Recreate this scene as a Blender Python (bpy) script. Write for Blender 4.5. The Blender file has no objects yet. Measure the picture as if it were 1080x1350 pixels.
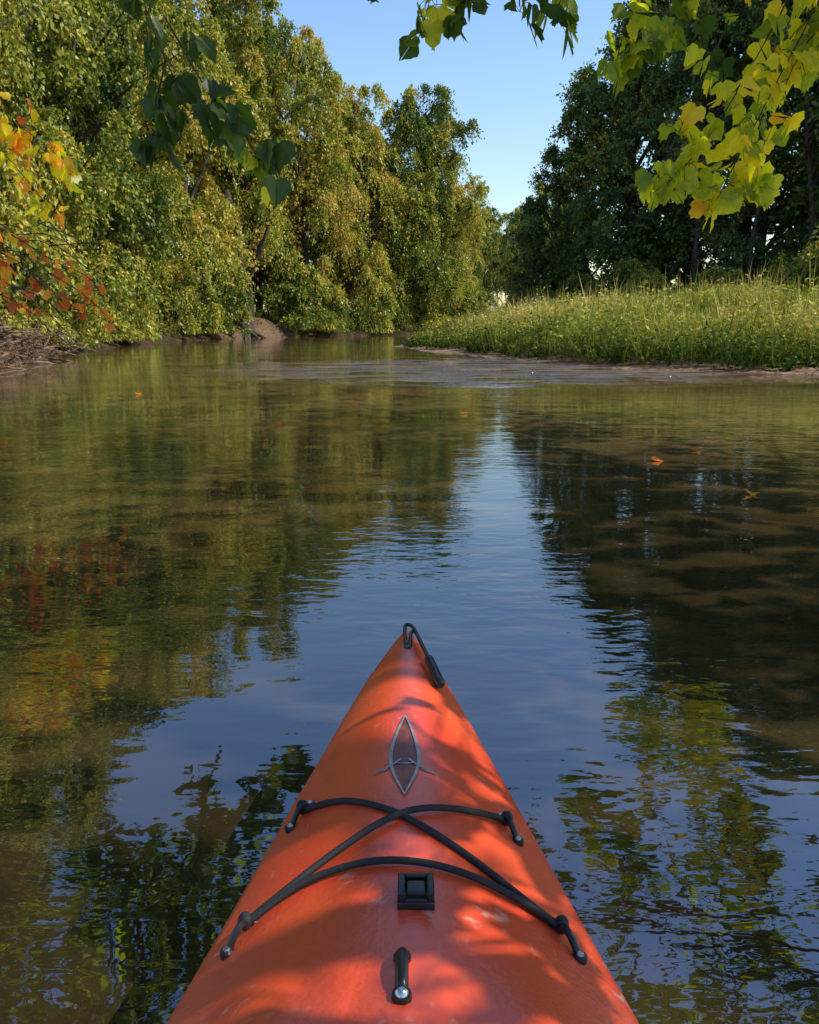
import bpy, bmesh, math, numpy as np
from mathutils import Vector
R = math.radians
scene = bpy.context.scene
rng = np.random.default_rng(7)

# ------------------------------------------------------------------ helpers
class MB:
    def __init__(s):
        s.v=[];s.n=0;s.loops=[];s.sizes=[];s.mats=[];s.tint=[]
    def add(s,verts,faces,mat=0,tint=0.5):
        verts=np.asarray(verts,dtype=np.float32).reshape(-1,3)
        faces=np.asarray(faces,dtype=np.int32)
        m,k=faces.shape
        s.v.append(verts); s.loops.append((faces+s.n).reshape(-1))
        s.sizes.append(np.full(m,k,dtype=np.int32)); s.mats.append(np.full(m,mat,dtype=np.int32))
        t=np.asarray(tint,dtype=np.float32)
        s.tint.append(np.full(m,float(t),dtype=np.float32) if t.ndim==0 else t)
        s.n+=len(verts)
    def mesh(s,name,mats,smooth=False):
        me=bpy.data.meshes.new(name)
        v=np.concatenate(s.v);l=np.concatenate(s.loops);z=np.concatenate(s.sizes)
        me.vertices.add(len(v)); me.vertices.foreach_set('co',v.reshape(-1))
        me.loops.add(len(l)); me.loops.foreach_set('vertex_index',l)
        me.polygons.add(len(z))
        st=np.concatenate([[0],np.cumsum(z)[:-1]]).astype(np.int32)
        me.polygons.foreach_set('loop_start',st)
        me.polygons.foreach_set('material_index',np.concatenate(s.mats))
        sm=np.zeros(len(z),dtype=bool)
        if smooth is True: sm[:]=True
        elif smooth=='mat0': sm=np.concatenate(s.mats)==0
        me.polygons.foreach_set('use_smooth',sm)
        for m in mats: me.materials.append(m)
        me.update(calc_edges=True)
        a=me.attributes.new('tint','FLOAT','FACE'); a.data.foreach_set('value',np.concatenate(s.tint))
        me.validate()
        return me

def obj(name,me,loc=(0,0,0),rot=0,scale=(1,1,1),parent=None):
    o=bpy.data.objects.new(name,me); scene.collection.objects.link(o)
    o.location=loc; o.rotation_euler=(0,0,rot); o.scale=scale
    if parent: o.parent=parent
    return o

def smooth_path(pts,n):
    p=np.asarray(pts,float); k=len(p)
    if k<3:
        t=np.linspace(0,1,n)[:,None]; return p[0]*(1-t)+p[-1]*t
    ext=np.vstack([2*p[0]-p[1],p,2*p[-1]-p[-2]])
    out=[]
    for t in np.linspace(0,k-1-1e-6,n):
        i=int(t);f=t-i
        a,b,c,d=ext[i:i+4]
        out.append(.5*((2*b)+(-a+c)*f+(2*a-5*b+4*c-d)*f*f+(-a+3*b-3*c+d)*f**3))
    return np.array(out)

def tube(mb,path,radii,k=6,mat=0,tint=.5,cap=True):
    p=np.asarray(path,float); n=len(p)
    r=np.broadcast_to(np.asarray(radii,float),(n,))
    t=np.gradient(p,axis=0); t/=np.linalg.norm(t,axis=1)[:,None]+1e-9
    ref=np.array([0,0,1.]) if abs(t[:,2]).mean()<.8 else np.array([1.,0,0])
    s=np.cross(t,ref); s/=np.linalg.norm(s,axis=1)[:,None]+1e-9
    u=np.cross(s,t)
    a=np.arange(k)*2*np.pi/k
    v=p[:,None]+r[:,None,None]*(np.cos(a)[None,:,None]*s[:,None]+np.sin(a)[None,:,None]*u[:,None])
    i=np.arange(n-1)[:,None]*k; j=np.arange(k)[None]; j2=(j+1)%k
    f=np.stack([i+j,i+j2,i+k+j2,i+k+j],-1).reshape(-1,4)
    mb.add(v.reshape(-1,3),f,mat,tint)
    if cap:
        mb.add(v[0][::-1],[list(range(k))],mat,tint); mb.add(v[-1],[list(range(k))],mat,tint)

def unit(v): return v/(np.linalg.norm(v,axis=-1,keepdims=True)+1e-9)

def add_leaves(mb,p,d,L,tint,mat=1,width=.3,rg=rng):
    n=len(p); d=unit(d); s=unit(np.cross(d,rg.normal(size=(n,3))))
    L=np.asarray(L)[:,None]
    v=np.stack([p,p+.45*L*d+width*L*s,p+L*d,p+.45*L*d-width*L*s],1)
    f=np.arange(n*4).reshape(n,4)
    mb.add(v.reshape(-1,3),f,mat,tint)

HALF=np.array([(0,0),(.16,-.12),(.40,-.08),(.48,.10),(.58,.36),(.40,.44),(.33,.70),(.12,.80),(0,1)])
NH=len(HALF)
def add_lobed(mb,p,d,up,L,tint,mat=1,rg=rng):
    n=len(p); d=unit(d); s=unit(np.cross(d,up)); w=np.cross(s,d)
    L=np.asarray(L)[:,None,None]
    jit=rg.normal(1,.10,size=(n,NH,2)); jit[:,0]=1; jit[:,-1]=1
    for sg in (1,-1):
        x=HALF[None,:,0]*sg*jit[:,:,0]; y=HALF[None,:,1]*jit[:,:,1]
        fold=rg.uniform(.0,.45,size=(n,1)); curl=rg.uniform(-.1,.45,size=(n,1))
        z=fold*np.abs(x)-curl*(y**2)
        v=p[:,None]+L*(x[:,:,None]*s[:,None]+y[:,:,None]*d[:,None]+z[:,:,None]*w[:,None])
        f=np.arange(n*NH).reshape(n,NH)
        if sg==-1: f=f[:,::-1]
        mb.add(v.reshape(-1,3),f,mat,tint)

# ------------------------------------------------------------------ materials
def newmat(name):
    m=bpy.data.materials.new(name); m.use_nodes=True
    nt=m.node_tree; nt.nodes.clear()
    return m,nt,nt.nodes,nt.links
def ramp(N,stops):
    r=N.new('ShaderNodeValToRGB'); e=r.color_ramp.elements
    e[0].position=stops[0][0]; e[0].color=(*stops[0][1],1)
    e[1].position=stops[-1][0]; e[1].color=(*stops[-1][1],1)
    for p,c in stops[1:-1]:
        q=e.new(p); q.color=(*c,1)
    return r
def leaf_mat(name,stops,trans=.35,gloss=.06,objrand=.0,mottle=0):
    m,nt,N,L=newmat(name)
    at=N.new('ShaderNodeAttribute'); at.attribute_name='tint'
    fac=at.outputs['Fac']
    if objrand:
        oi=N.new('ShaderNodeObjectInfo'); ma=N.new('ShaderNodeMath'); ma.operation='MULTIPLY_ADD'
        ma.inputs[1].default_value=objrand; L.new(oi.outputs['Random'],ma.inputs[0]); L.new(fac,ma.inputs[2])
        sb=N.new('ShaderNodeMath'); sb.operation='SUBTRACT'; sb.inputs[1].default_value=objrand/2
        L.new(ma.outputs[0],sb.inputs[0]); fac=sb.outputs[0]
    if mottle:
        ge=N.new('ShaderNodeNewGeometry'); nz_=N.new('ShaderNodeTexNoise'); nz_.inputs['Scale'].default_value=22; nz_.inputs['Detail'].default_value=3
        L.new(ge.outputs['Position'],nz_.inputs['Vector'])
        ma=N.new('ShaderNodeMath'); ma.operation='MULTIPLY_ADD'; ma.inputs[1].default_value=mottle; L.new(nz_.outputs[0],ma.inputs[0]); L.new(fac,ma.inputs[2])
        sb=N.new('ShaderNodeMath'); sb.operation='SUBTRACT'; sb.inputs[1].default_value=mottle/2
        L.new(ma.outputs[0],sb.inputs[0]); fac=sb.outputs[0]
    r=ramp(N,stops); L.new(fac,r.inputs[0])
    b=N.new('ShaderNodeBsdfDiffuse'); L.new(r.outputs[0],b.inputs['Color'])
    last=b
    if trans:
        t=N.new('ShaderNodeBsdfTranslucent')
        mx=N.new('ShaderNodeMix'); mx.data_type='RGBA'; mx.blend_type='MULTIPLY'; mx.inputs[0].default_value=1
        mx.inputs[7].default_value=(1.9,1.9,.7,1); L.new(r.outputs[0],mx.inputs[6]); L.new(mx.outputs[2],t.inputs[0])
        x=N.new('ShaderNodeMixShader'); x.inputs[0].default_value=trans
        L.new(b.outputs[0],x.inputs[1]); L.new(t.outputs[0],x.inputs[2]); last=x
    if gloss:
        g=N.new('ShaderNodeBsdfGlossy'); g.inputs['Roughness'].default_value=.4; g.inputs['Color'].default_value=(.9,.9,.9,1)
        x2=N.new('ShaderNodeMixShader'); x2.inputs[0].default_value=gloss; L.new(last.outputs[0],x2.inputs[1]); L.new(g.outputs[0],x2.inputs[2]); last=x2
    o=N.new('ShaderNodeOutputMaterial'); L.new(last.outputs[0],o.inputs[0])
    return m
leaf_left=leaf_mat('foliage_sunny',[(0,(.04,.075,.013)),(.3,(.12,.165,.024)),(.6,(.31,.31,.045)),(.88,(.50,.41,.075)),(1,(.52,.32,.09))],.22,.02,objrand=.40)
leaf_right=leaf_mat('foliage_dark',[(0,(.045,.09,.03)),(.5,(.12,.18,.05)),(.85,(.24,.28,.07)),(1,(.36,.32,.07))],.15,.02,objrand=.3)
leaf_near=leaf_mat('sycamore_leaf',[(0,(.025,.05,.014)),(.3,(.07,.12,.018)),(.5,(.30,.36,.025)),(.68,(.74,.66,.03)),(.8,(.80,.48,.03)),(.9,(.68,.18,.03)),(1,(.38,.08,.03))],.55,.02,mottle=.18)
grass_m=leaf_mat('meadow_leaf',[(0,(.03,.06,.015)),(.3,(.12,.16,.030)),(.6,(.36,.35,.07)),(1,(.58,.47,.17))],.15,0)

def simple(name,col,rough=.5,metal=0,noise=None,bump=0,spec=.5):
    m,nt,N,L=newmat(name)
    b=N.new('ShaderNodeBsdfPrincipled'); o=N.new('ShaderNodeOutputMaterial'); L.new(b.outputs[0],o.inputs[0])
    b.inputs['Base Color'].default_value=(*col,1); b.inputs['Roughness'].default_value=rough
    b.inputs['Metallic'].default_value=metal; b.inputs['Specular IOR Level'].default_value=spec
    if noise:
        sc,c2=noise
        tc=N.new('ShaderNodeTexCoord'); n=N.new('ShaderNodeTexNoise'); n.inputs['Scale'].default_value=sc; n.inputs['Detail'].default_value=6
        L.new(tc.outputs['Object'],n.inputs['Vector'])
        r=ramp(N,[(.35,col),(.65,c2)]); L.new(n.outputs[0],r.inputs[0]); L.new(r.outputs[0],b.inputs['Base Color'])
        if bump:
            bp=N.new('ShaderNodeBump'); bp.inputs['Distance'].default_value=bump; L.new(n.outputs[0],bp.inputs['Height']); L.new(bp.outputs[0],b.inputs['Normal'])
    return m
bark=simple('bark',(.04,.03,.02),.9,noise=(6,(.11,.085,.06)),bump=.03,spec=.1)
dead=simple('weathered_wood',(.08,.045,.03),.9,noise=(8,(.24,.16,.11)),bump=.01,spec=.1)
black=simple('black_plastic',(.012,.012,.013),.35)
cordm=simple('bungee_cloth',(.010,.010,.011),.75,noise=(300,(.02,.02,.02)),bump=.001)
steel=simple('screw_steel',(.6,.58,.55),.25,1)
silver=simple('emblem_silver',(.28,.28,.25),.4,.3,noise=(60,(.40,.39,.35)))
ink=simple('emblem_inner',(.16,.045,.03),.45,0,noise=(60,(.24,.06,.035)))

# ------------------------------------------------------------------ river geometry
leftb=[(-9,-60),(-9.3,-10),(-9.5,5),(-10,14),(-10.9,21),(-12.5,30),(-13.8,40),(-13.6,50),(-11.8,59),(-7.5,66),(-3,72),(3,79),(18,92),(45,104),(120,120)]
rightb=[(120,95),(50,84),(22,73),(9,62),(2,52),(-.2,44),(-.7,38.5),(.1,33),(1.9,27.5),(3.4,23),(5.0,19.3),(6.8,18.2),(8.8,17.3),(12,15.5),(11,10),(9,5),(8.8,-10),(9,-60)]
poly=np.array(leftb+rightb,float); nl=len(leftb)
def sdist(x,y):
    x=np.asarray(x,float);y=np.asarray(y,float)
    best=np.full(x.shape,1e9); idx=np.zeros(x.shape,int); inside=np.zeros(x.shape,bool)
    n=len(poly)
    for i in range(n):
        a=poly[i];b=poly[(i+1)%n]; e=b-a
        t=np.clip(((x-a[0])*e[0]+(y-a[1])*e[1])/(e@e),0,1)
        d=np.hypot(x-a[0]-t*e[0],y-a[1]-t*e[1])
        u=d<best; best=np.where(u,d,best); idx=np.where(u,i,idx)
        if abs(e[1])>1e-9:
            c=((a[1]>y)!=(b[1]>y))&(x<(b[0]-a[0])*(y-a[1])/e[1]+a[0]); inside^=c
    return np.where(inside,-best,best),idx
def wob(x,y):
    return (np.sin(x*.7+1.3*np.sin(y*.4))+np.sin(y*.9+x*.33+1.7)+.6*np.sin(x*2.1-y*1.7)+.4*np.sin(x*3.7+y*4.1))*.33
def ground_h(x,y):
    d,i=sdist(x,y)
    sd=np.clip(d+.35*wob(x*1.3,y*1.3),-50,1e4)
    bh=.55+.9*np.exp(-((y-61)/6)**2)
    left=bh*(1-np.exp(-np.maximum(sd,0)/.8))+.06*np.minimum(np.maximum(sd,0),40)
    t=np.clip((sd-.5)/8,0,1); mead=.05*np.minimum(sd,3)+ .75*t*t*(3-2*t)+.012*np.clip(sd-8,0,60)
    ismead=(i>=nl-1)&(y>14)
    h=np.where(ismead,mead,left+np.where((sd>.2)&(y>55)&(y<66),.35*wob(x*3,y*3),0))+np.where(sd>.5,.06*wob(x*2,y*2),0)
    return np.where(sd>0,h,np.maximum(-.8,.35*sd))
def axis(a,b,fine0,fine1,st,co):
    return np.unique(np.concatenate([np.linspace(a,fine0,co),np.arange(fine0,fine1,st),np.linspace(fine1,b,co)]))
gx=axis(-900,900,-26,30,.4,14); gy=axis(-500,1200,-20,100,.5,14)
X,Y=np.meshgrid(gx,gy); Z=ground_h(X,Y)
nx,ny=len(gx),len(gy)
mb=MB()
a=(np.arange(ny-1)[:,None]*nx+np.arange(nx-1)[None])
F=np.stack([a,a+1,a+nx+1,a+nx],-1).reshape(-1,4)
D,I=sdist(X,Y)
gr=((I>=nl-1)&(Y>14)&(Y<60)).astype(float)*np.clip(1-(D-1.2)/1.2,0,1)+.45*np.exp(-((Y-60)/5)**2)*(I<nl-1)*(D<3)+.3*np.exp(-((Y-24)/6)**2)*(I<nl-1)*(D<2)
mb.add(np.stack([X,Y,Z],-1).reshape(-1,3),F,0,gr[:-1,:-1].reshape(-1))
m,nt,N,L=newmat('ground_soil')
at=N.new('ShaderNodeAttribute'); at.attribute_name='tint'
ge=N.new('ShaderNodeNewGeometry')
n1=N.new('ShaderNodeTexNoise'); n1.inputs['Scale'].default_value=1.3; n1.inputs['Detail'].default_value=10; L.new(ge.outputs['Position'],n1.inputs['Vector'])
v1=N.new('ShaderNodeTexVoronoi'); v1.inputs['Scale'].default_value=9; L.new(ge.outputs['Position'],v1.inputs['Vector'])
soil=ramp(N,[(.3,(.025,.018,.011)),(.5,(.055,.038,.022)),(.7,(.10,.07,.04))]); L.new(n1.outputs[0],soil.inputs[0])
peb=ramp(N,[(0,(.13,.085,.05)),(.5,(.26,.165,.10)),(1,(.36,.25,.16))]); L.new(v1.outputs['Color'],peb.inputs[0])
mx=N.new('ShaderNodeMix'); mx.data_type='RGBA'; L.new(at.outputs['Fac'],mx.inputs[0]); L.new(soil.outputs[0],mx.inputs[6]); L.new(peb.outputs[0],mx.inputs[7])
b=N.new('ShaderNodeBsdfDiffuse'); L.new(mx.outputs[2],b.inputs['Color'])
bp=N.new('ShaderNodeBump'); bp.inputs['Distance'].default_value=.4; L.new(n1.outputs[0],bp.inputs['Height']); L.new(bp.outputs[0],b.inputs['Normal'])
o=N.new('ShaderNodeOutputMaterial'); L.new(b.outputs[0],o.inputs[0])
obj('ground',mb.mesh('ground',[m],True))

# ------------------------------------------------------------------ water
m,nt,N,L=newmat('river_water')
ge=N.new('ShaderNodeNewGeometry')
def noise(scale,sx=1,sy=1,detail=2,dist=0):
    mp=N.new('ShaderNodeMapping'); mp.inputs['Scale'].default_value=(sx,sy,1); L.new(ge.outputs['Position'],mp.inputs['Vector'])
    n=N.new('ShaderNodeTexNoise'); n.inputs['Scale'].default_value=scale; n.inputs['Detail'].default_value=detail; n.inputs['Distortion'].default_value=dist
    L.new(mp.outputs[0],n.inputs['Vector']); return n
def math_(op,a,b):
    q=N.new('ShaderNodeMath'); q.operation=op
    for i,z in enumerate((a,b)):
        if isinstance(z,(int,float)): q.inputs[i].default_value=z
        else: L.new(z,q.inputs[i])
    return q.outputs[0]
w1=noise(1.5,.7,1.3,1,.3); w2=noise(6,.6,1.5,2,.3); w3=noise(20,.7,1.3,2); patch=noise(.45,1,1,2); streak=noise(1.1,.55,1.0,3)
pr=N.new('ShaderNodeMapRange'); pr.inputs[1].default_value=.42; pr.inputs[2].default_value=.62; L.new(patch.outputs[0],pr.inputs[0])
sr=N.new('ShaderNodeMapRange'); sr.inputs[1].default_value=.42; sr.inputs[2].default_value=.54; L.new(streak.outputs[0],sr.inputs[0])
vd=N.new('ShaderNodeVectorMath'); vd.operation='DISTANCE'; vd.inputs[1].default_value=(1.8,19.6,0)
mp=N.new('ShaderNodeMapping'); mp.inputs['Scale'].default_value=(.72,1,1); L.new(ge.outputs['Position'],mp.inputs['Vector']); L.new(mp.outputs[0],vd.inputs[0])
rf=N.new('ShaderNodeMapRange'); rf.inputs[1].default_value=2; rf.inputs[2].default_value=6; rf.inputs[3].default_value=1; rf.inputs[4].default_value=0; L.new(vd.outputs['Value'],rf.inputs[0])
rip=math_('MULTIPLY',rf.outputs[0],sr.outputs[0])
h=math_('MULTIPLY',w1.outputs[0],.005)
h=math_('ADD',h,math_('MULTIPLY',math_('MULTIPLY',w2.outputs[0],.0036),math_('ADD',math_('MULTIPLY',pr.outputs[0],1.0),.35)))
h=math_('ADD',h,math_('MULTIPLY',math_('MULTIPLY',w3.outputs[0],.0008),math_('ADD',pr.outputs[0],.2)))
h=math_('ADD',h,math_('MULTIPLY',math_('MULTIPLY',w2.outputs[0],.22),rip))
h=math_('ADD',h,math_('MULTIPLY',math_('MULTIPLY',w3.outputs[0],.03),rip))
bp=N.new('ShaderNodeBump'); bp.inputs['Strength'].default_value=1; bp.inputs['Distance'].default_value=1; L.new(h,bp.inputs['Height'])
# silty water: farther out, the sunlit shallow gravel bed is painted in brighter brown
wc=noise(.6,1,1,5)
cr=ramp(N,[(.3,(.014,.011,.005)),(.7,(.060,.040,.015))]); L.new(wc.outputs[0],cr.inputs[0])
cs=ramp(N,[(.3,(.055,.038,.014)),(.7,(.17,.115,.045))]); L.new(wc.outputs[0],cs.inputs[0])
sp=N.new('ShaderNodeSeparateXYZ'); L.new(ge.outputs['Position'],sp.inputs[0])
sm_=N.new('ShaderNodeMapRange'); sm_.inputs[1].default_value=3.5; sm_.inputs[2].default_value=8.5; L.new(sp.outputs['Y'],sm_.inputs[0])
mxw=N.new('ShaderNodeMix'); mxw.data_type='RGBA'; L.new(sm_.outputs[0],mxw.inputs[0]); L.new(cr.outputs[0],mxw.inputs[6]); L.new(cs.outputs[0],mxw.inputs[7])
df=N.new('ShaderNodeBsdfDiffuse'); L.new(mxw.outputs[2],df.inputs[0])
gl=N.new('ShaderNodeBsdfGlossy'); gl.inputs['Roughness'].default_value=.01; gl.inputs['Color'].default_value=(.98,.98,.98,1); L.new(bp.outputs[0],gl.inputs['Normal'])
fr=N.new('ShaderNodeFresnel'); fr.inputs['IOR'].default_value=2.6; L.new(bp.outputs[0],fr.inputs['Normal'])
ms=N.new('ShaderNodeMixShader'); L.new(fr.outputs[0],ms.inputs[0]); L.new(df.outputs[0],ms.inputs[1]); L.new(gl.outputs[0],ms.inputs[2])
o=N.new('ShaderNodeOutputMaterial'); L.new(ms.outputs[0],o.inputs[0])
mb=MB(); mb.add([(-200,-100,0),(200,-100,0),(200,200,0),(-200,200,0)],[[0,1,2,3]])
obj('river_water',mb.mesh('river_water',[m]))

# ------------------------------------------------------------------ trees
def make_tree(name,H,Rr,base,nc,nt_,nlv,Lf,droop,seed,kind='broad',cl=1.2,leafm=None,lean=0):
    rg=np.random.default_rng(seed); mb=MB()
    tr=smooth_path([(0,0,-.5),(rg.uniform(-.3,.3),rg.uniform(-.3,.3),H*.25),(rg.uniform(-.6,.6)+lean*.5,rg.uniform(-.6,.6),H*.55),(lean,rg.uniform(-.4,.4),H*.93)],12)
    tube(mb,tr,np.linspace((.018 if kind!='pole' else .010)*H,.03,12),8,0)
    f=rg.uniform(0,1,nc) if kind!='broad' else rg.beta(1.2,1.2,nc)
    ang=rg.uniform(0,2*np.pi,nc)
    if kind=='broad': sh=np.sin(np.pi*np.clip(f*.76+.15,0,1))**.6
    elif kind in('column','pole'): sh=np.clip((1.02-f)*2.0,0,1)**.65*np.clip(.55+f*1.5,0,1)
    else: sh=np.sqrt(np.clip(1-f**2,0,1))
    ph=rg.uniform(0,6.28,4)
    lob=.82+.20*np.sin(2*ang+5*f+ph[0])+.20*np.sin(3*ang-9*f+ph[1])+.14*np.sin(13*f+ph[2])
    rad=Rr*sh*lob*np.sqrt(rg.uniform(.12,1,nc))
    z=base+f*(H-base)
    tz=np.interp(z,tr[:,2],np.arange(12)); tx=np.interp(tz,np.arange(12),tr[:,0]); ty=np.interp(tz,np.arange(12),tr[:,1])
    c=np.stack([tx+rad*np.cos(ang),ty+rad*np.sin(ang),z],-1)
    for i in np.argsort(rg.random(nc))[:min(nc,46)]:
        z0=max(H*.06,c[i,2]-rad[i]*.8-.5); j=np.interp(z0,tr[:,2],np.arange(12))
        s=np.array([np.interp(j,np.arange(12),tr[:,k]) for k in range(3)])
        mid=(s+c[i])/2+np.array([0,0,.25*rad[i]*.6])+rg.normal(size=3)*.25
        tube(mb,smooth_path([s,mid,c[i]],7),np.linspace(.006*H,.015,7),5,0,cap=False)
    cs=cl*rg.uniform(.55,1.3,nc)
    ctint=rg.normal(.5,.17,nc)
    K=nc*nt_
    ci=np.repeat(np.arange(nc),nt_)
    out=np.stack([np.cos(ang),np.sin(ang),np.full(nc,.35)],-1)[ci]
    d=unit(rg.normal(size=(K,3))+.45*out)
    ln=cs[ci]*rg.uniform(.5,1.35,K)
    ti=np.repeat(np.arange(K),nlv); M=len(ti)
    s=rg.uniform(.15,1,M)
    p=c[ci[ti]]+d[ti]*(ln[ti]*s)[:,None]
    p[:,2]-=droop*(s**2)*ln[ti]
    p+=rg.normal(size=(M,3))*.06*cl
    ld=d[ti]*.5+rg.normal(size=(M,3))*.6; ld[:,2]-=.35+droop*.6
    tint=np.clip(ctint[ci[ti]]+rg.normal(0,.12,M)+.12*rg.normal(size=K)[ti],0,1)
    keep=p[:,2]>.05
    add_leaves(mb,p[keep],ld[keep],(Lf*rg.uniform(.6,1.3,M))[keep],tint[keep],1,.30,rg)
    return mb.mesh(name,[bark,leafm],'mat0')
TL=[make_tree('river_tree_mesh_a',17,5.0,2.3,135,26,20,.19,.8,11,'broad',1.1,leaf_left),
    make_tree('river_tree_mesh_b',20,4.8,3.0,140,24,19,.21,.5,12,'broad',1.2,leaf_left,lean=.8),
    make_tree('river_tree_mesh_c',19,4.7,2.0,130,24,19,.21,1.1,13,'broad',1.15,leaf_left,lean=-.4)]
TR=[make_tree('dark_tree_mesh_a',17,3.2,1.2,100,22,18,.21,.2,21,'column',1.0,leaf_right),
    make_tree('dark_tree_mesh_b',18,4.0,2.0,105,22,18,.21,.3,22,'column',1.05,leaf_right),
    make_tree('dark_tree_mesh_c',18,2.4,7.5,46,20,16,.20,.3,23,'pole',.9,leaf_right)]
SH=[make_tree('shrub_mesh_a',2.6,1.7,.1,44,22,15,.14,.8,31,'dome',.6,leaf_left),
    make_tree('shrub_mesh_b',3.4,2.1,.1,54,22,15,.14,1.1,32,'dome',.7,leaf_left)]
def gz(x,y): return float(ground_h(np.array([x]),np.array([y]))[0])
hm={0:17,1:20,2:19}
def T(name,me,H0,x,y,H,wid=1.0,rot=None):
    s=H/H0; r=rng.uniform(0,6.28) if rot is None else rot
    return obj(name,me,(x,y,max(gz(x,y),0)-.1),r,(s*wid,s*wid,s))
for (x,y,H,v,w) in [(-15.3,20.5,19,0,.85),(-14.9,28,19,2,.85),(-16.4,35.5,22,1,.85),(-17,43,22,0,.85),(-16.2,50,22,1,.85),(-14.8,56.5,23,2,.9),
        (-12.0,63.5,24,1,.8),(-8.3,69.5,22.5,0,.75),(-4.2,74,20,2,.85),(.8,79,21.0,0,.90),(2.4,80,19.0,1,.85),(-1.8,78,17,1,.95),(4.2,84,13.5,2,.9),
        (-21,25,24,1,1),(-22,35,26,2,1.0),(-23,47,27,0,1),(-19.5,62,28,2,1),(-13,73,25,0,.85),(-6.5,80,20,2,1.0)]:
    T('riverside_tree',TL[v],hm[v],x,y,H,w)
for (x,y,H) in [(-19,68,17),(-15,79,18),(-9,84,16),(-3,87,15),(-23,58,18),(-24,40,18)]:
    T('woodland_tree',TR[1],18,x,y,H,1.5)
for (x,y,H,v,w) in [(6.5,100,11,0,1.0),(10,112,12,2,.9),(13.5,104,12,1,1),(4,106,12,2,1),(16,125,15,0,1),(9,135,15,1,1),(22,118,16,2,1),(13,150,18,0,1.1),(24,148,22,1,1.2),(3,150,17,1,1.2)]:
    T('distant_tree',TL[v],hm[v],x,y,H,w)
for (x,y,H,v,w) in [(8.0,57,8.5,0,1.1),(9.0,54,11,1,.9),(10.7,52.5,14.5,0,1.05),(13.0,50,18,1,.95),(15.8,48,21,0,1.0),(18.2,45,23,1,.85),(20.8,41.5,23,0,1.0),(23.5,38,22,1,.9),(26,34,21,0,1.1),
        (15,57,19,0,1.2),(21,53,24,1,1.1),(26,46,25,0,1.1),(31,39,25,1,1.1),
        (14.6,43.5,17,2,1),(18.3,39.5,17.5,2,1),(16.6,41.3,16.5,2,.9),(20.2,37.0,17,2,1)]:
    T('poplar_tree',TR[v],17 if v==0 else 18,x,y,H,w)
for i in range(58):
    k=rng.integers(3,len(leftb)-3); t=rng.random()
    a=np.array(leftb[k]);b=np.array(leftb[k+1]); p=a*(1-t)+b*t
    e=unit(b-a); nrm=np.array([-e[1],e[0]]); p=p+nrm*rng.uniform(.5,2.0)
    hh=rng.uniform(1.2,4.6)
    if 58<p[1]<64 : continue
    if p[1]<25: hh*=.45; p[0]-=1.2
    q=int(rng.integers(0,2)); T('riverbank_shrub',SH[q],2.6 if q==0 else 3.4,p[0],p[1],hh,rng.uniform(.8,1.2))
for (x,y,H) in [(13,35,2.6),(16.5,33,3.2),(19,33,3),(11,40,2.2),(9.5,46,2.4),(14,40,3),(17,38,3.4),(8.5,50,2.4),(14.3,27,3.0),(12,45,3),(15.7,27.5,4.2)]:
    T('meadow_shrub',SH[int(rng.integers(0,2))],3,x,y,H,1.1)
# old leaning trunk at the eroded bank
mb=MB(); rg=np.random.default_rng(77)
tube(mb,smooth_path([(-11.6,59.6,-.3),(-11.7,59.8,1.2),(-12.1,60,3.2),(-12.0,60.2,6.5),(-12.8,60.5,10)],14),np.linspace(.75,.28,14),12,0)
tube(mb,smooth_path([(-12.0,60,3.6),(-10.6,59,5.2),(-9.6,58.4,7.4)],10),np.linspace(.3,.08,10),8,0)
for k_ in range(9):
    a_=rg.uniform(-2.4,.6); tube(mb,smooth_path([(-11.65,59.7,.7),(-11.6+.8*math.cos(a_),59.7+.8*math.sin(a_),.25),(-11.6+1.7*math.cos(a_),59.7+1.7*math.sin(a_),-.2)],7),np.linspace(.22,.06,7),7,0)
obj('old_tree_trunk',mb.mesh('old_tree_trunk',[bark],True))

# ------------------------------------------------------------------ herb layer
def plants(mb,xy,h,leafL,nleaf,tintbase,rg,blades=4):
    n=len(xy); z=ground_h(xy[:,0],xy[:,1])
    lean=rg.normal(0,.2,(n,2))
    ii=np.repeat(np.arange(n),nleaf); M=len(ii); s=rg.uniform(.15,1,M)
    p=np.stack([xy[ii,0]+lean[ii,0]*s*h[ii]+rg.normal(0,.05,M),xy[ii,1]+lean[ii,1]*s*h[ii]+rg.normal(0,.05,M),z[ii]+s*h[ii]],-1)
    d=rg.normal(size=(M,3)); d[:,2]=d[:,2]*.5+.1
    add_leaves(mb,p,d,leafL*rg.uniform(.6,1.4,M),np.clip(tintbase[ii]+.45*(s-.65)+rg.normal(0,.08,M),0,1),0,.22,rg)
    ii=np.repeat(np.arange(n),blades); M=len(ii)
    p=np.stack([xy[ii,0]+rg.normal(0,.1,M),xy[ii,1]+rg.normal(0,.1,M),z[ii]],-1)
    d=np.stack([rg.normal(0,.28,M),rg.normal(0,.28,M),np.ones(M)],-1)
    add_leaves(mb,p,d,h[ii]*rg.uniform(.7,1.3,M),np.clip(tintbase[ii]+.15+rg.normal(0,.08,M),0,1),0,.012,rg)
rg=np.random.default_rng(5)
n=34000; xy=np.stack([rg.uniform(-1,34,n),16+36*rg.beta(1,1.5,n)],-1)
d,i=sdist(xy[:,0],xy[:,1]); thr=.1+.55*np.clip((xy[:,1]-17.5)/3,0,1)*np.clip((9-xy[:,0])/3,0,1)+.5*wob(xy[:,0]*2,xy[:,1]*2)
k=(d>thr)&(i>=nl-1)&(xy[:,0]<.62*xy[:,1]+4); xy=xy[k]; dd=(d-thr)[k]
w=wob(xy[:,0]*1.6+3,xy[:,1]*1.4); w2_=wob(xy[:,0]*.5+1,xy[:,1]*.45); w4=wob(xy[:,0]*4+1,xy[:,1]*3.1)
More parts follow.
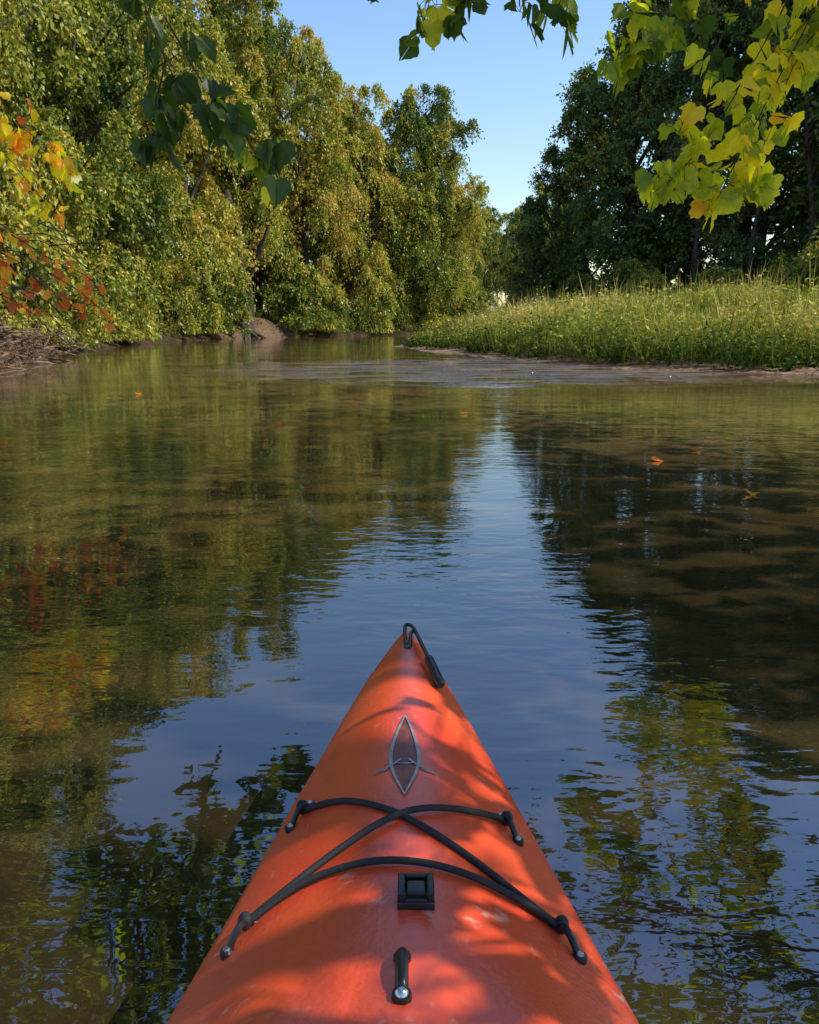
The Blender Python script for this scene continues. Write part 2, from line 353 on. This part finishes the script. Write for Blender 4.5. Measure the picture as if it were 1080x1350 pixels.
h=np.clip(.60+.38*w+.28*w2_+.26*w4+.28*np.clip(dd/3,0,1)+rg.normal(0,.17,len(xy))+(rg.random(len(xy))<.04)*.5,.12,2.0)*(1-.55*np.clip((4-xy[:,0])/4,0,1))
tb=np.clip(.10+.48*np.clip(dd/2.6,0,1)+.28*wob(xy[:,0]*.6,xy[:,1]*.8+2)+.18*w+.14*w4+rg.normal(0,.08,len(xy)),.02,.95)
mb=MB(); plants(mb,xy,h,.13,12,tb,rg)
obj('meadow_grass',mb.mesh('meadow_grass',[grass_m]))
n=26000; xy=np.stack([rg.uniform(-24,20,n),rg.uniform(12,92,n)],-1)
d,i=sdist(xy[:,0],xy[:,1]); k=(d>.1)&(d<5)&(i<nl-1)&(rg.random(n)<np.exp(-d/2.0)+.1)&(wob(xy[:,0]*1.1,xy[:,1]*.9)>-.3)&~((xy[:,1]>58)&(xy[:,1]<64)&(d<1.4))&~((xy[:,1]>19)&(xy[:,1]<26)&(d<1.3)); xy=xy[k]
mb=MB(); plants(mb,xy,rg.uniform(.25,.9,len(xy)),.15,13,np.clip(.3+.25*wob(xy[:,0],xy[:,1]),0,1),rg,3)
obj('riverbank_undergrowth',mb.mesh('riverbank_undergrowth',[grass_m]))

# exposed roots / driftwood
mb=MB(); rg=np.random.default_rng(9)
for i in range(330):
    y=rg.uniform(16.5,27); x=np.interp(y,[14,21,30,40],[-10,-10.9,-12.5,-13.8])+rg.uniform(-1.8,1.2)
    z0=rg.uniform(0,.9)*(x< -10.4); L_=rg.uniform(.4,1.8); a=rg.uniform(0,6.28)
    p=[(x,y,z0+.05),(x+.5*L_*math.cos(a),y+.5*L_*math.sin(a),z0+rg.uniform(-.3,.4)),(x+L_*math.cos(a+.7),y+L_*math.sin(a+.7),z0+rg.uniform(-.5,.7))]
    tube(mb,smooth_path(p,6),np.linspace(rg.uniform(.015,.06),.006,6),5,0)
obj('driftwood_roots',mb.mesh('driftwood_roots',[dead],True))

# ------------------------------------------------------------------ near overhanging sycamores
def strand(mb,pts,n,size,t0,t1,rg,r=.006,spread=.12,mat=1):
    path=smooth_path(pts,14); tube(mb,path,np.linspace(r,.0025,14),5,0,cap=False)
    s=np.clip(rg.uniform(.1,1.04,n),0,1)*13; i=np.clip(s.astype(int),0,12); f=(s-i)[:,None]
    a=path[i]*(1-f)+path[i+1]*f
    off=unit(rg.normal(size=(n,3)))*rg.uniform(.3,1,(n,1))*spread; off[:,2]-=.03
    p=a+off
    for q in range(n): tube(mb,np.array([a[q],(a[q]+p[q])/2+[0,0,.015],p[q]]),.0022,3,0,cap=False)
    d=off/spread*.5+rg.normal(size=(n,3))*.35; d[:,2]-=.8
    up=rg.normal(size=(n,3)); up[:,1]-=.6
    add_lobed(mb,p,d,up,size*rg.uniform(.6,1.2,n),np.clip(rg.uniform(t0,t1,n)+rg.normal(0,.05,n),0,1),mat,rg)

def canopy(mb,n,box,limbs,rg,size,per,tmean,floor,cut=None):
    (x0,x1),(y0,y1),(z0,z1)=box
    c=np.stack([rg.uniform(x0,x1,n),rg.uniform(y0,y1,n),rg.uniform(z0,z1,n)],-1)
    cc=np.array([(x0+x1)/2,(y0+y1)/2,(z0+z1)/2]); hh=np.array([(x1-x0)/2,(y1-y0)/2,(z1-z0)/2])
    e=(((c-cc)/hh)**2).sum(1)<1.15
    fl=c[:,2]>floor(c[:,0],c[:,1])
    if cut is not None: fl&=~cut(c)
    c=c[e&fl]
    alll=np.concatenate(limbs)
    for q in c:
        j=np.argmin(np.linalg.norm(alll-q,axis=1)); s=alll[j]
        mid=(s+q)/2+rg.normal(size=3)*.15
        ln=np.linalg.norm(s-q)
        tube(mb,smooth_path([s,mid,q],5),np.linspace(.008+.005*ln,.004,5),4,0,cap=False)
    ci=np.repeat(np.arange(len(c)),per); M=len(ci)
    off=unit(rg.normal(size=(M,3)))*rg.uniform(.1,.7,(M,1)); off[:,2]*=.6
    d=off+rg.normal(size=(M,3))*.4; d[:,2]-=.5
    up=rg.normal(size=(M,3))*.6; up[:,2]+=1
    ct=rg.normal(tmean,.12,len(c))
    add_lobed(mb,c[ci]+off,d,up,size*rg.uniform(.6,1.2,M),np.clip(ct[ci]+rg.normal(0,.06,M),.02,.72),1,rg)

AZ,EL=R(96),R(47)
to=Vector((math.cos(EL)*math.sin(AZ),math.cos(EL)*math.cos(AZ),math.sin(EL)))
# crown clumps cut along the sun's rays, added so sun patches reach the boat
def sun_gap(c):
    s=(c[:,2]-.3)/to.z; gx_=c[:,0]-to.x*s; gy_=c[:,1]-to.y*s
    return (np.abs(gx_)<.9)&(gy_>.2)&(gy_<2.4)&(rg.random(len(c))<.86)
floor=lambda x,y: 1.9+.42*np.maximum(y,0)+.0*x
rg=np.random.default_rng(101); mb=MB()
trunk=smooth_path([(10.2,4.5,-.3),(10.0,4.4,2.5),(9.4,4.3,5.5),(9,4,9.5),(9.2,4,14)],14); tube(mb,trunk,np.linspace(.34,.06,14),10,0)
limbs=[smooth_path(p,16) for p in [
    [(9.8,4.4,3),(7,5.2,4.6),(4,5.9,4.5),(2.6,6.1,4.2),(.5,6,3.95),(-1.5,5.3,3.8)],
    [(9.5,4.3,5),(6.5,3,6.2),(3.5,2,6.4),(1.2,1.2,6.0)],
    [(9.3,4.2,6),(6.5,6,8),(4,7,8.6)],
    [(9.1,4.1,8),(7.5,1.5,10),(5,-.5,10.5)],
    [(9.6,4.3,4),(7.5,1.5,4.8),(5,-.3,4.6),(2.6,-.4,3.4)],
    [(9.2,4,9),(10.5,5.5,11.5),(11,7,12.5)]]]
for l in limbs: tube(mb,l,np.linspace(.12,.018,16),7,0)
canopy(mb,520,((.8,13.5),(-5.5,10.5),(2.6,13.5)),limbs,rg,.19,17,.36,floor,sun_gap)
canopy(mb,150,((1.3,7.5),(-2.5,3.5),(2.4,7.5)),limbs,rg,.19,17,.4,floor,sun_gap)  # extra clumps in the unseen crown, added to dapple the deck
canopy(mb,330,((1.8,9.5),(3,13),(3.5,12)),limbs,rg,.19,17,.36,floor,sun_gap)
S=lambda pts,n,t0,t1,sz=.145,sp=.14,r=.006: strand(mb,pts,n,sz,t0,t1,rg,r,sp)
S([(2.7,6.1,4.2),(2.6,6.05,3.4),(2.3,6,2.75),(2.0,5.95,2.25),(1.75,5.9,1.97)],52,.50,.74)
S([(2.6,6.1,4.2),(2.2,6.05,3.2),(1.95,6,2.6),(1.75,5.95,2.15),(1.66,5.9,1.95)],36,.50,.74,.13)
S([(2.9,6.1,4.2),(2.75,6.0,3.3),(2.45,6,2.6),(2.2,6,2.05),(2.12,6,1.85)],62,.47,.74)
S([(3.2,6.1,4.3),(2.95,6.0,3.3),(2.6,6,2.8),(2.42,6,2.25),(2.36,6,2.0)],62,.42,.72)
S([(3.2,6.3,4.3),(2.9,6.3,3.4),(2.65,6.3,2.9),(2.5,6.3,2.45)],48,.34,.68)
S([(3.4,6.3,4.3),(3.1,6.2,3.6),(2.85,6.2,3.1),(2.75,6.2,2.8)],36,.1,.5)
S([(2.4,6.1,4.2),(2.0,6,3.5),(1.75,6,3.15),(1.5,6,2.85)],42,.2,.62)
S([(2.0,6.1,4.1),(1.6,6,3.4),(1.45,6,3.05),(1.38,6,2.75)],30,.42,.70)
S([(1.5,6.1,4.05),(1.1,5.9,3.45),(.95,5.9,3.0)],26,.1,.45)
S([(.9,6.0,4.0),(.6,5.9,3.45),(.3,5.8,3.0)],26,.1,.45)
S([(1.2,6.0,4.0),(.9,5.9,3.45),(.7,5.8,2.98)],20,.1,.45)
S([(.6,6.0,4.0),(.25,5.9,3.4),(.05,5.8,2.8)],24,.2,.70)
S([(.1,5.9,3.95),(-.15,5.8,3.5),(-.28,5.7,3.02)],10,.02,.15,.10)
S([(1.8,6.1,4.1),(1.9,6.3,3.5),(2.1,6.4,2.9)],30,.15,.45)
S([(-1.1,5.4,3.9),(-1.45,5.05,3.0),(-1.4,5,2.6),(-1.25,5,2.25)],24,.05,.3,.145,.16)
S([(-1.35,5.0,2.7),(-1.15,5,2.35),(-.95,5,2.12),(-.76,5,1.98)],24,.05,.3,.145,.15)
S([(-1.35,5.0,2.5),(-1.42,5,2.2),(-1.36,5,2.0)],12,.05,.2,.165,.12)
S([(-.95,5,2.12),(-.85,5,1.95),(-.78,5,1.85)],8,.45,.65,.11,.06)
# out-of-frame sprays beside the boat, added to cast leaf shadows on the deck
for pts,n_s in (([(2.6,-.4,3.4),(2.0,.4,2.6),(1.65,.9,2.05),(1.45,1.25,1.75)],17),([(2.6,-.4,3.4),(2.2,.7,2.8),(1.9,1.2,2.3),(1.7,1.6,2.0)],14),
            ([(2.9,-.3,3.6),(2.5,.2,2.9),(1.9,.4,2.3),(1.5,.6,1.9)],16),([(2.7,.0,3.4),(2.6,1.0,3.0),(2.2,1.5,2.5),(2.0,1.8,2.3)],12),
            ([(2.6,-.4,3.4),(2.1,.0,2.8),(1.7,.3,2.3),(1.4,.55,1.9)],14)):
    S(pts,n_s,.3,.65,.17,.26)
obj('sycamore_tree',mb.mesh('sycamore_tree_river',[bark,leaf_near],'mat0'))

rg=np.random.default_rng(102); mb=MB()
trunk=smooth_path([(-11,9,-.3),(-10.8,9,3),(-10.2,8.6,6.5),(-10.2,8.4,10),(-10,8.4,15)],14); tube(mb,trunk,np.linspace(.36,.06,14),10,0)
limbs=[smooth_path(p,16) for p in [
    [(-10.6,8.9,4),(-8,8.6,6.2),(-5.5,8,7.2),(-3,7,7)],
    [(-10.3,8.7,6),(-8,5.5,8),(-5.5,3.4,8.8),(-3.6,2,8.6)],
    [(-10.2,8.5,8),(-8,10.5,10.5),(-5.5,12,11.5)],
    [(-10.8,9,3),(-8,8.6,3.9),(-5.5,8.2,3.5),(-4.4,8.05,3.0)],
    [(-10.8,9,2.6),(-8,8.7,2.8),(-5.2,8.3,2.35),(-4.1,8.1,2.0)],
    [(-10.2,8.5,9),(-9,6,12),(-7.5,5,13.5)]]]
for l in limbs: tube(mb,l,np.linspace(.11,.014,16),7,0)
fl2=lambda x,y: 2.4+.42*np.maximum(y,0)
LL=[limbs[i] for i in (0,1,2,5)]
canopy(mb,1000,((-14.5,-1.8),(-1,17),(4.0,16)),LL,rg,.20,17,.3,fl2)
canopy(mb,680,((-9.5,-1.5),(2,16),(4,12)),LL,rg,.20,19,.3,fl2)
S([(-4.6,8.1,3.1),(-4.0,8,2.95),(-3.5,8,2.7),(-3.1,8,2.4)],34,.6,.85,.14,.14)
S([(-4.3,8.0,2.95),(-3.75,8,2.6),(-3.45,8,2.25),(-3.3,8,2.05)],28,.55,.85,.13,.13)
S([(-4.4,8.1,2.85),(-3.6,8,2.8),(-3.15,8,2.5)],22,.68,.9,.12,.13)
S([(-4.4,8.1,3.05),(-3.8,8,3.1),(-3.4,8,2.95)],16,.75,.97,.12,.13)
S([(-4.2,8.1,2.1),(-3.7,8,1.85),(-3.3,8,1.6),(-3.0,8,1.45),(-2.85,8,1.15)],28,.84,.97,.10,.13,.008)
S([(-4.2,8.1,2.0),(-3.7,8,1.6),(-3.3,8,1.3),(-2.95,8,1.2)],26,.84,.97,.10,.14)
S([(-4.3,8.1,1.8),(-3.9,8,1.5),(-3.6,8,1.2)],22,.82,.97,.10,.13)
for k_ in range(26):
    a=np.array([rg.uniform(-4.2,-3.3),8+rg.uniform(-.3,.3),rg.uniform(1.2,2.1)]); b_=a+np.array([rg.uniform(.2,.9),rg.uniform(-.3,.3),rg.uniform(-.7,.0)])
    tube(mb,smooth_path([a,(a+b_)/2+[0,0,.08],b_],6),np.linspace(.006,.002,6),4,0,cap=False)
obj('sycamore_tree',mb.mesh('sycamore_tree_bank',[bark,leaf_near],'mat0'))

# floating leaves
rg=np.random.default_rng(3); mb=MB()
fl=[(-1.35,8.6),(.66,9.7),(2.46,6.9),(1.9,6.3),(2.15,5.05),(-3.6,7.2),(-4.1,12.4)]
p=np.array([(x,y,.012) for x,y in fl])
d=rg.normal(size=(len(p),3)); d[:,2]=.12
add_lobed(mb,p,d,np.tile([0,0,1.],(len(p),1))+rg.normal(size=(len(p),3))*.15,np.full(len(p),.085),rg.uniform(.85,.95,len(p)),0,rg)
obj('floating_leaves',mb.mesh('floating_leaves',[leaf_near]))

# ------------------------------------------------------------------ kayak
kay=bpy.data.objects.new('kayak',None); scene.collection.objects.link(kay); kay.location=(-.008,0,0)
def table(ys,vs,sig=.05):
    yy=np.linspace(-1.5,2.0,1401); v=np.interp(yy,ys,vs)
    k=int(sig/.0025); ker=np.hanning(2*k+3); ker/=ker.sum()
    pad=len(ker)//2
    ve=np.concatenate([2*v[0]-v[1:pad+1][::-1],v,2*v[-1]-v[-pad-1:-1][::-1]])
    s=np.convolve(ve,ker,'valid')
    return lambda y: np.interp(y,yy,s)
W=table([-1.5,-1.42,-1.2,-.9,-.5,0,.5,.8,1.0,1.3,1.55,1.75,1.9,1.96,2.0],[.004,.02,.13,.24,.32,.345,.325,.284,.244,.184,.131,.084,.040,.022,.004],.035)
Sh=table([-1.5,-1,0,1,1.5,2.0],[.28,.25,.24,.235,.245,.27],.1)
Pk=table([-1.5,-1,-.4,.1,.5,.75,.95,1.2,1.5,1.8,2.0],[.295,.34,.36,.39,.395,.372,.343,.328,.316,.298,.276],.09)
Kl=table([-1.5,-1.35,-1,0,1.2,1.6,1.85,2.0],[.2,.03,-.06,-.09,-.08,-.03,.08,.24],.06)
def deck(x,y):
    w=np.maximum(W(y),1e-4); q=np.clip(np.abs(x)/w,0,1)
    prof=(1-q**1.9)
    kn=.030*np.exp(-((y-.64)/.13)**2)*np.exp(-((np.abs(x)-.16)/.06)**2)
    return Sh(y)+(Pk(y)-Sh(y))*prof+kn
ys=np.concatenate([np.linspace(-1.5,1.8,120),np.linspace(1.81,2.0,22)])
nd=41; tq=np.sin(np.linspace(-np.pi/2,np.pi/2,nd))
rows=[]
for y in ys:
    w=float(W(y)); top=[(q*w*.985,y,float(deck(q*w,y))) for q in tq]
    s=float(Sh(y)); k=float(Kl(y))
    lip=[(w+.004,y,s-.006),(w+.004,y,s-.02),(w-.002,y,s-.028)]
    hull=[]
    for a_ in np.linspace(0,np.pi,25):
        cx=math.cos(a_); cz=math.sin(a_)
        hull.append((np.sign(cx)*abs(cx)**.7*w*.97,y,(s-.03)-(s-.03-k)*cz**.7))
    rows.append(top+lip+hull+[(-w+.002,y,s-.028),(-w-.004,y,s-.02),(-w-.004,y,s-.006)])
A=np.array(rows); nr,k_,_=A.shape
i=np.arange(nr-1)[:,None]*k_; j=np.arange(k_)[None]; j2=(j+1)%k_
F=np.stack([i+j2,i+j,i+k_+j,i+k_+j2],-1).reshape(-1,4)
cen=A.reshape(-1,3)[F].mean(1); cols=np.tile(np.arange(k_),nr-1)
hole=(cols<nd)&((cen[:,0]/.225)**2+((cen[:,1]+.02)/.44)**2<1)
mb=MB(); mb.add(A.reshape(-1,3),F[~hole]); mb.add(A[0],[list(range(k_))]); mb.add(A[-1][::-1],[list(range(k_))])
m,nt,N,L=newmat('orange_polyethylene')
tc=N.new('ShaderNodeTexCoord')
def nz(sc,det=4,vec=None):
    n=N.new('ShaderNodeTexNoise'); n.inputs['Scale'].default_value=sc; n.inputs['Detail'].default_value=det
    L.new(vec or tc.outputs['Object'],n.inputs['Vector']); return n
a1=nz(3); c1=ramp(N,[(.3,(.70,.055,.018)),(.7,(.84,.10,.026))]); L.new(a1.outputs[0],c1.inputs[0])
a2=nz(38,8); r2=ramp(N,[(.60,(0,0,0)),(.72,(.7,.7,.7))]); L.new(a2.outputs[0],r2.inputs[0])
a3=nz(5,2); r3=ramp(N,[(.47,(0,0,0)),(.62,(1,1,1))]); L.new(a3.outputs[0],r3.inputs[0])
mu=N.new('ShaderNodeMix'); mu.data_type='RGBA'; mu.blend_type='MULTIPLY'; mu.inputs[0].default_value=1; L.new(r2.outputs[0],mu.inputs[6]); L.new(r3.outputs[0],mu.inputs[7])
mpp=N.new('ShaderNodeMapping'); mpp.inputs['Scale'].default_value=(90,5,20); mpp.inputs['Rotation'].default_value=(0,0,.5); L.new(tc.outputs['Object'],mpp.inputs['Vector'])
a4=nz(2,3,mpp.outputs[0]); r4=ramp(N,[(.68,(0,0,0)),(.74,(.2,.2,.2))]); L.new(a4.outputs[0],r4.inputs[0])
ad=N.new('ShaderNodeMix'); ad.data_type='RGBA'; ad.blend_type='ADD'; ad.inputs[0].default_value=1; L.new(mu.outputs[2],ad.inputs[6]); L.new(r4.outputs[0],ad.inputs[7])
mm=N.new('ShaderNodeMix'); mm.data_type='RGBA'; L.new(ad.outputs[2],mm.inputs[0]); L.new(c1.outputs[0],mm.inputs[6]); mm.inputs[7].default_value=(.62,.42,.36,1)
b=N.new('ShaderNodeBsdfPrincipled'); L.new(mm.outputs[2],b.inputs['Base Color']); b.inputs['Specular IOR Level'].default_value=1.0
rr=N.new('ShaderNodeMapRange'); rr.inputs[3].default_value=.26; rr.inputs[4].default_value=.42; L.new(a1.outputs[0],rr.inputs[0]); L.new(rr.outputs[0],b.inputs['Roughness'])
bb=N.new('ShaderNodeBump'); bb.inputs['Distance'].default_value=.0008; L.new(nz(120,3).outputs[0],bb.inputs['Height'])
b2=N.new('ShaderNodeBump'); b2.inputs['Distance'].default_value=.008; L.new(nz(4.5,1).outputs[0],b2.inputs['Height']); L.new(bb.outputs[0],b2.inputs['Normal']); L.new(b2.outputs[0],b.inputs['Normal'])
o=N.new('ShaderNodeOutputMaterial'); L.new(b.outputs[0],o.inputs[0])
obj('hull',mb.mesh('hull',[m],True),parent=kay)
mb=MB(); ang=np.linspace(0,2*np.pi,65)
pp=np.array([(.228*math.cos(t),-.02+.445*math.sin(t),float(deck(.22*math.cos(t),-.02+.43*math.sin(t)))+.02) for t in ang])
tube(mb,pp,.014,8,0,cap=False)
a=pp.copy(); a[:,2]-=.012; c=pp.copy(); c[:,2]=.03; c[:,:2]*=.95
n_=len(pp); mb.add(np.concatenate([a,c]),[[q,q+1,n_+q+1,n_+q] for q in range(n_-1)])
mb.add(c[:-1],[list(range(n_-1))])
obj('cockpit_coaming',mb.mesh('cockpit_coaming',[black],True),parent=kay)
mb=MB()
gxx,gyy=np.meshgrid(np.linspace(-.17,.17,14),np.linspace(-.36,.02,14))
zz=.09+.8*gxx**2+.5*np.clip(-.2-gyy,0,1)
mb.add(np.stack([gxx,gyy,zz],-1).reshape(-1,3),[[r*14+c,r*14+c+1,(r+1)*14+c+1,(r+1)*14+c] for r in range(13) for c in range(13)])
obj('seat',mb.mesh('seat',[black],True),parent=kay)

def cord(name,pts,r=.0050,lift=.0,n=60):
    p=smooth_path([(x,y,0) for x,y in pts],n); p[:,2]=deck(p[:,0],p[:,1])+r*.9+lift
    mb=MB(); tube(mb,p,r,10,0); return obj(name,mb.mesh(name,[cordm],True),parent=kay)
FL=(-.168,1.195);FRr=(.162,1.15);RL=(-.208,.925);RR=(.206,.915)
cord('bungee_cord_1',[FL,(-.10,1.160),(-.03,1.105),(.02,1.06),(.09,1.0),(.155,.947),RR])
cord('bungee_cord_2',[FRr,(.10,1.122),(.03,1.098),(-.02,1.07),(-.09,1.012),(-.16,.957),RL],lift=.004)
cord('bungee_cord_3',[RL,(-.14,.957),(-.06,.965),(.01,.960),(.08,.950),(.15,.932),RR],lift=.003)
def pad(name,x,y,a):
    mb=MB(); dx,dy=math.cos(a),math.sin(a)
    P=lambda s,h:(x+dx*s,y+dy*s,float(deck(x+dx*s,y+dy*s))+h)
    tube(mb,smooth_path([P(-.022,.002),P(-.012,.011),P(0,.016),P(.012,.011),P(.022,.002)],14),[.005]*14,8,0)
    for s in (-.026,.026):
        q=P(s,0); tube(mb,np.array([(q[0],q[1],q[2]-.004),(q[0],q[1],q[2]+.004),(q[0],q[1],q[2]+.006)]),[.009,.009,.006],14,0)
        tube(mb,np.array([(q[0],q[1],q[2]+.005),(q[0],q[1],q[2]+.0075),(q[0],q[1],q[2]+.0085)]),[.0055,.005,.003],12,1)
    return obj(name,mb.mesh(name,[black,steel],False),parent=kay)
pad('cord_anchor_1',-.170,1.187,R(60)); pad('cord_anchor_2',.164,1.138,R(115)); pad('cord_anchor_3',-.212,.912,R(62)); pad('cord_anchor_4',.210,.900,R(118))
mb=MB()
for (x,y) in (FL,FRr,RL,RR):
    z=float(deck(x,y)); tube(mb,np.array([(x,y,z+.001),(x,y+.002,z+.008),(x,y+.004,z+.016),(x,y+.006,z+.021)]),[.006,.010,.009,.005],10,0)
obj('cord_knots',mb.mesh('cord_knots',[cordm],True),parent=kay)
def boxes(name,lst,mat,bev=.003):
    bm=bmesh.new()
    for (cx,cy,cz,sx,sy,sz) in lst:
        g=bmesh.ops.create_cube(bm,size=1)
        for v in g['verts']: v.co=Vector((cx+v.co.x*sx,cy+v.co.y*sy,cz+v.co.z*sz))
    bmesh.ops.bevel(bm,geom=bm.edges[:],offset=bev,segments=3,affect='EDGES',profile=.6)
    me=bpy.data.meshes.new(name); bm.to_mesh(me); bm.free(); me.materials.append(mat); me.polygons.foreach_set('use_smooth',[True]*len(me.polygons))
    return obj(name,me,parent=kay)
z=float(deck(0,.885))
bx=boxes('deck_clip',[(0,0,0,.046,.050,.010),(-.018,0,.0105,.009,.048,.013),(.018,0,.0105,.009,.048,.013),(0,-.005,.0095,.0235,.028,.011),(0,.021,.010,.028,.007,.012),(0,-.0215,.006,.0275,.006,.006)],black,.002)
bx.location=(.016,.885,z+.004); bx.rotation_euler=(R(-8),0,0)
mb=MB(); y0=.722
P=lambda y,h:(.0,y,float(deck(0,y))+h)
tube(mb,smooth_path([P(y0+.042,.0),P(y0+.040,.010),P(y0+.02,.014),P(y0-.006,.009),P(y0-.01,.002)],16),np.array([.007]*16),10,0)
tube(mb,np.array([P(y0+.044,-.002),P(y0+.044,.004)]),[.010,.010],14,0)
tube(mb,np.array([P(y0-.016,-.002),P(y0-.016,.006)]),[.011,.010],16,0)
tube(mb,np.array([P(y0-.016,.005),P(y0-.016,.009),P(y0-.016,.011)]),[.0075,.0065,.003],14,1)
obj('deck_loop',mb.mesh('deck_loop',[black,steel],True),parent=kay)
mb=MB()
def strip(pts,wd,ht=.0016):
    p=smooth_path([(x,y-.02,0) for x,y in pts],30)[:,:2]; t=np.gradient(p,axis=0); t/=np.linalg.norm(t,axis=1)[:,None]
    nn=np.stack([-t[:,1],t[:,0]],-1); wv=wd if np.ndim(wd) else np.full(30,wd)
    a=p+nn*wv[:,None]/2; c=p-nn*wv[:,None]/2
    v=np.concatenate([np.c_[a,deck(a[:,0],a[:,1])+ht],np.c_[c,deck(c[:,0],c[:,1])+ht]])
    mb.add(v,[[i,i+1,31+i,30+i] for i in range(29)])
ww=.0025+.0035*np.sin(np.linspace(0,np.pi,30))
for s in (1,-1):
    strip([(0,1.455),(s*.015,1.38),(s*.024,1.30),(s*.019,1.24),(0,1.165)],ww,.0030)
    strip([(s*.006,1.285),(s*.024,1.262),(s*.048,1.250)],.004,.0022)
    strip([(s*.026,1.262),(s*.032,1.252),(s*.052,1.244)],.003,.0016)
strip([(-.018,1.272),(0,1.268),(.018,1.272)],.003,.0024)
# dark fill inside the emblem outline
yy_=np.linspace(1.17,1.45,30); hw_=np.interp(yy_,[1.165,1.24,1.30,1.38,1.455],[0,.019,.024,.015,0])*.92
va=np.c_[-hw_,yy_-.02,deck(hw_,yy_-.02)+.0010]; vb=np.c_[hw_,yy_-.02,deck(hw_,yy_-.02)+.0010]; vm=np.c_[0*hw_,yy_-.02,deck(0*hw_,yy_-.02)+.0010]
mb.add(np.concatenate([va,vm]),[[i,30+i,31+i,i+1] for i in range(29)],1); mb.add(np.concatenate([vm,vb]),[[i,30+i,31+i,i+1] for i in range(29)],1)
obj('deck_emblem',mb.mesh('deck_emblem',[silver,ink]),parent=kay)
mb=MB()
D=lambda x,y,h:(x,y,float(deck(x,y))+h)
lp=smooth_path([D(.0,1.84,.004),D(-.004,1.93,.012),D(.0,1.975,.02),D(.018,1.95,.026),D(.034,1.85,.022),D(.052,1.75,.018),D(.066,1.68,.012)],40); tube(mb,lp,.0045,8,0)
lp=smooth_path([D(.01,1.84,.004),D(.012,1.92,.014),D(.022,1.93,.022),D(.040,1.83,.020),D(.057,1.73,.016),D(.070,1.675,.012)],40); tube(mb,lp,.0045,8,0)
hp=smooth_path([D(.050,1.745,.022),D(.062,1.69,.018),D(.074,1.615,.014)],16); tube(mb,hp,[.006,.0105,.011,.0105,.0105,.011,.0105,.0105,.011,.0105,.0105,.011,.0105,.0115,.012,.007],12,0)
tube(mb,np.array([D(.003,1.835,-.002),D(.003,1.835,.006)]),[.010,.008],14,0)
obj('bow_handle',mb.mesh('bow_handle',[black],True),parent=kay)

# ------------------------------------------------------------------ light, sky, camera
sl=bpy.data.lights.new('sun','SUN'); sl.energy=5; sl.angle=R(.5); sl.color=(1,.95,.84)
so=bpy.data.objects.new('sun',sl); scene.collection.objects.link(so); so.rotation_euler=to.to_track_quat('Z','Y').to_euler(); so.location=(40,10,50)
wd=bpy.data.worlds.new('World'); scene.world=wd; wd.use_nodes=True
N=wd.node_tree.nodes; L=wd.node_tree.links
sk=N.new('ShaderNodeTexSky'); sk.sky_type='NISHITA'; sk.sun_disc=False; sk.sun_elevation=EL; sk.sun_rotation=AZ; sk.air_density=1.5; sk.dust_density=.7; sk.ozone_density=4
hs=N.new('ShaderNodeHueSaturation'); hs.inputs['Hue'].default_value=.512; hs.inputs['Saturation'].default_value=1.15; hs.inputs['Value'].default_value=1.45; L.new(sk.outputs[0],hs.inputs['Color'])
bg=N['Background']; bg.inputs[1].default_value=.15; L.new(hs.outputs[0],bg.inputs[0])
cam=bpy.data.cameras.new('camera'); co=bpy.data.objects.new('camera',cam); scene.collection.objects.link(co)
co.location=(0,0,1.05); co.rotation_euler=(R(90-13),0,0)
cam.sensor_fit='HORIZONTAL'; cam.sensor_width=36; cam.lens=36; cam.clip_start=.05; cam.clip_end=3000
scene.camera=co
scene.view_settings.view_transform='Standard'; scene.view_settings.look='None'; scene.view_settings.exposure=0
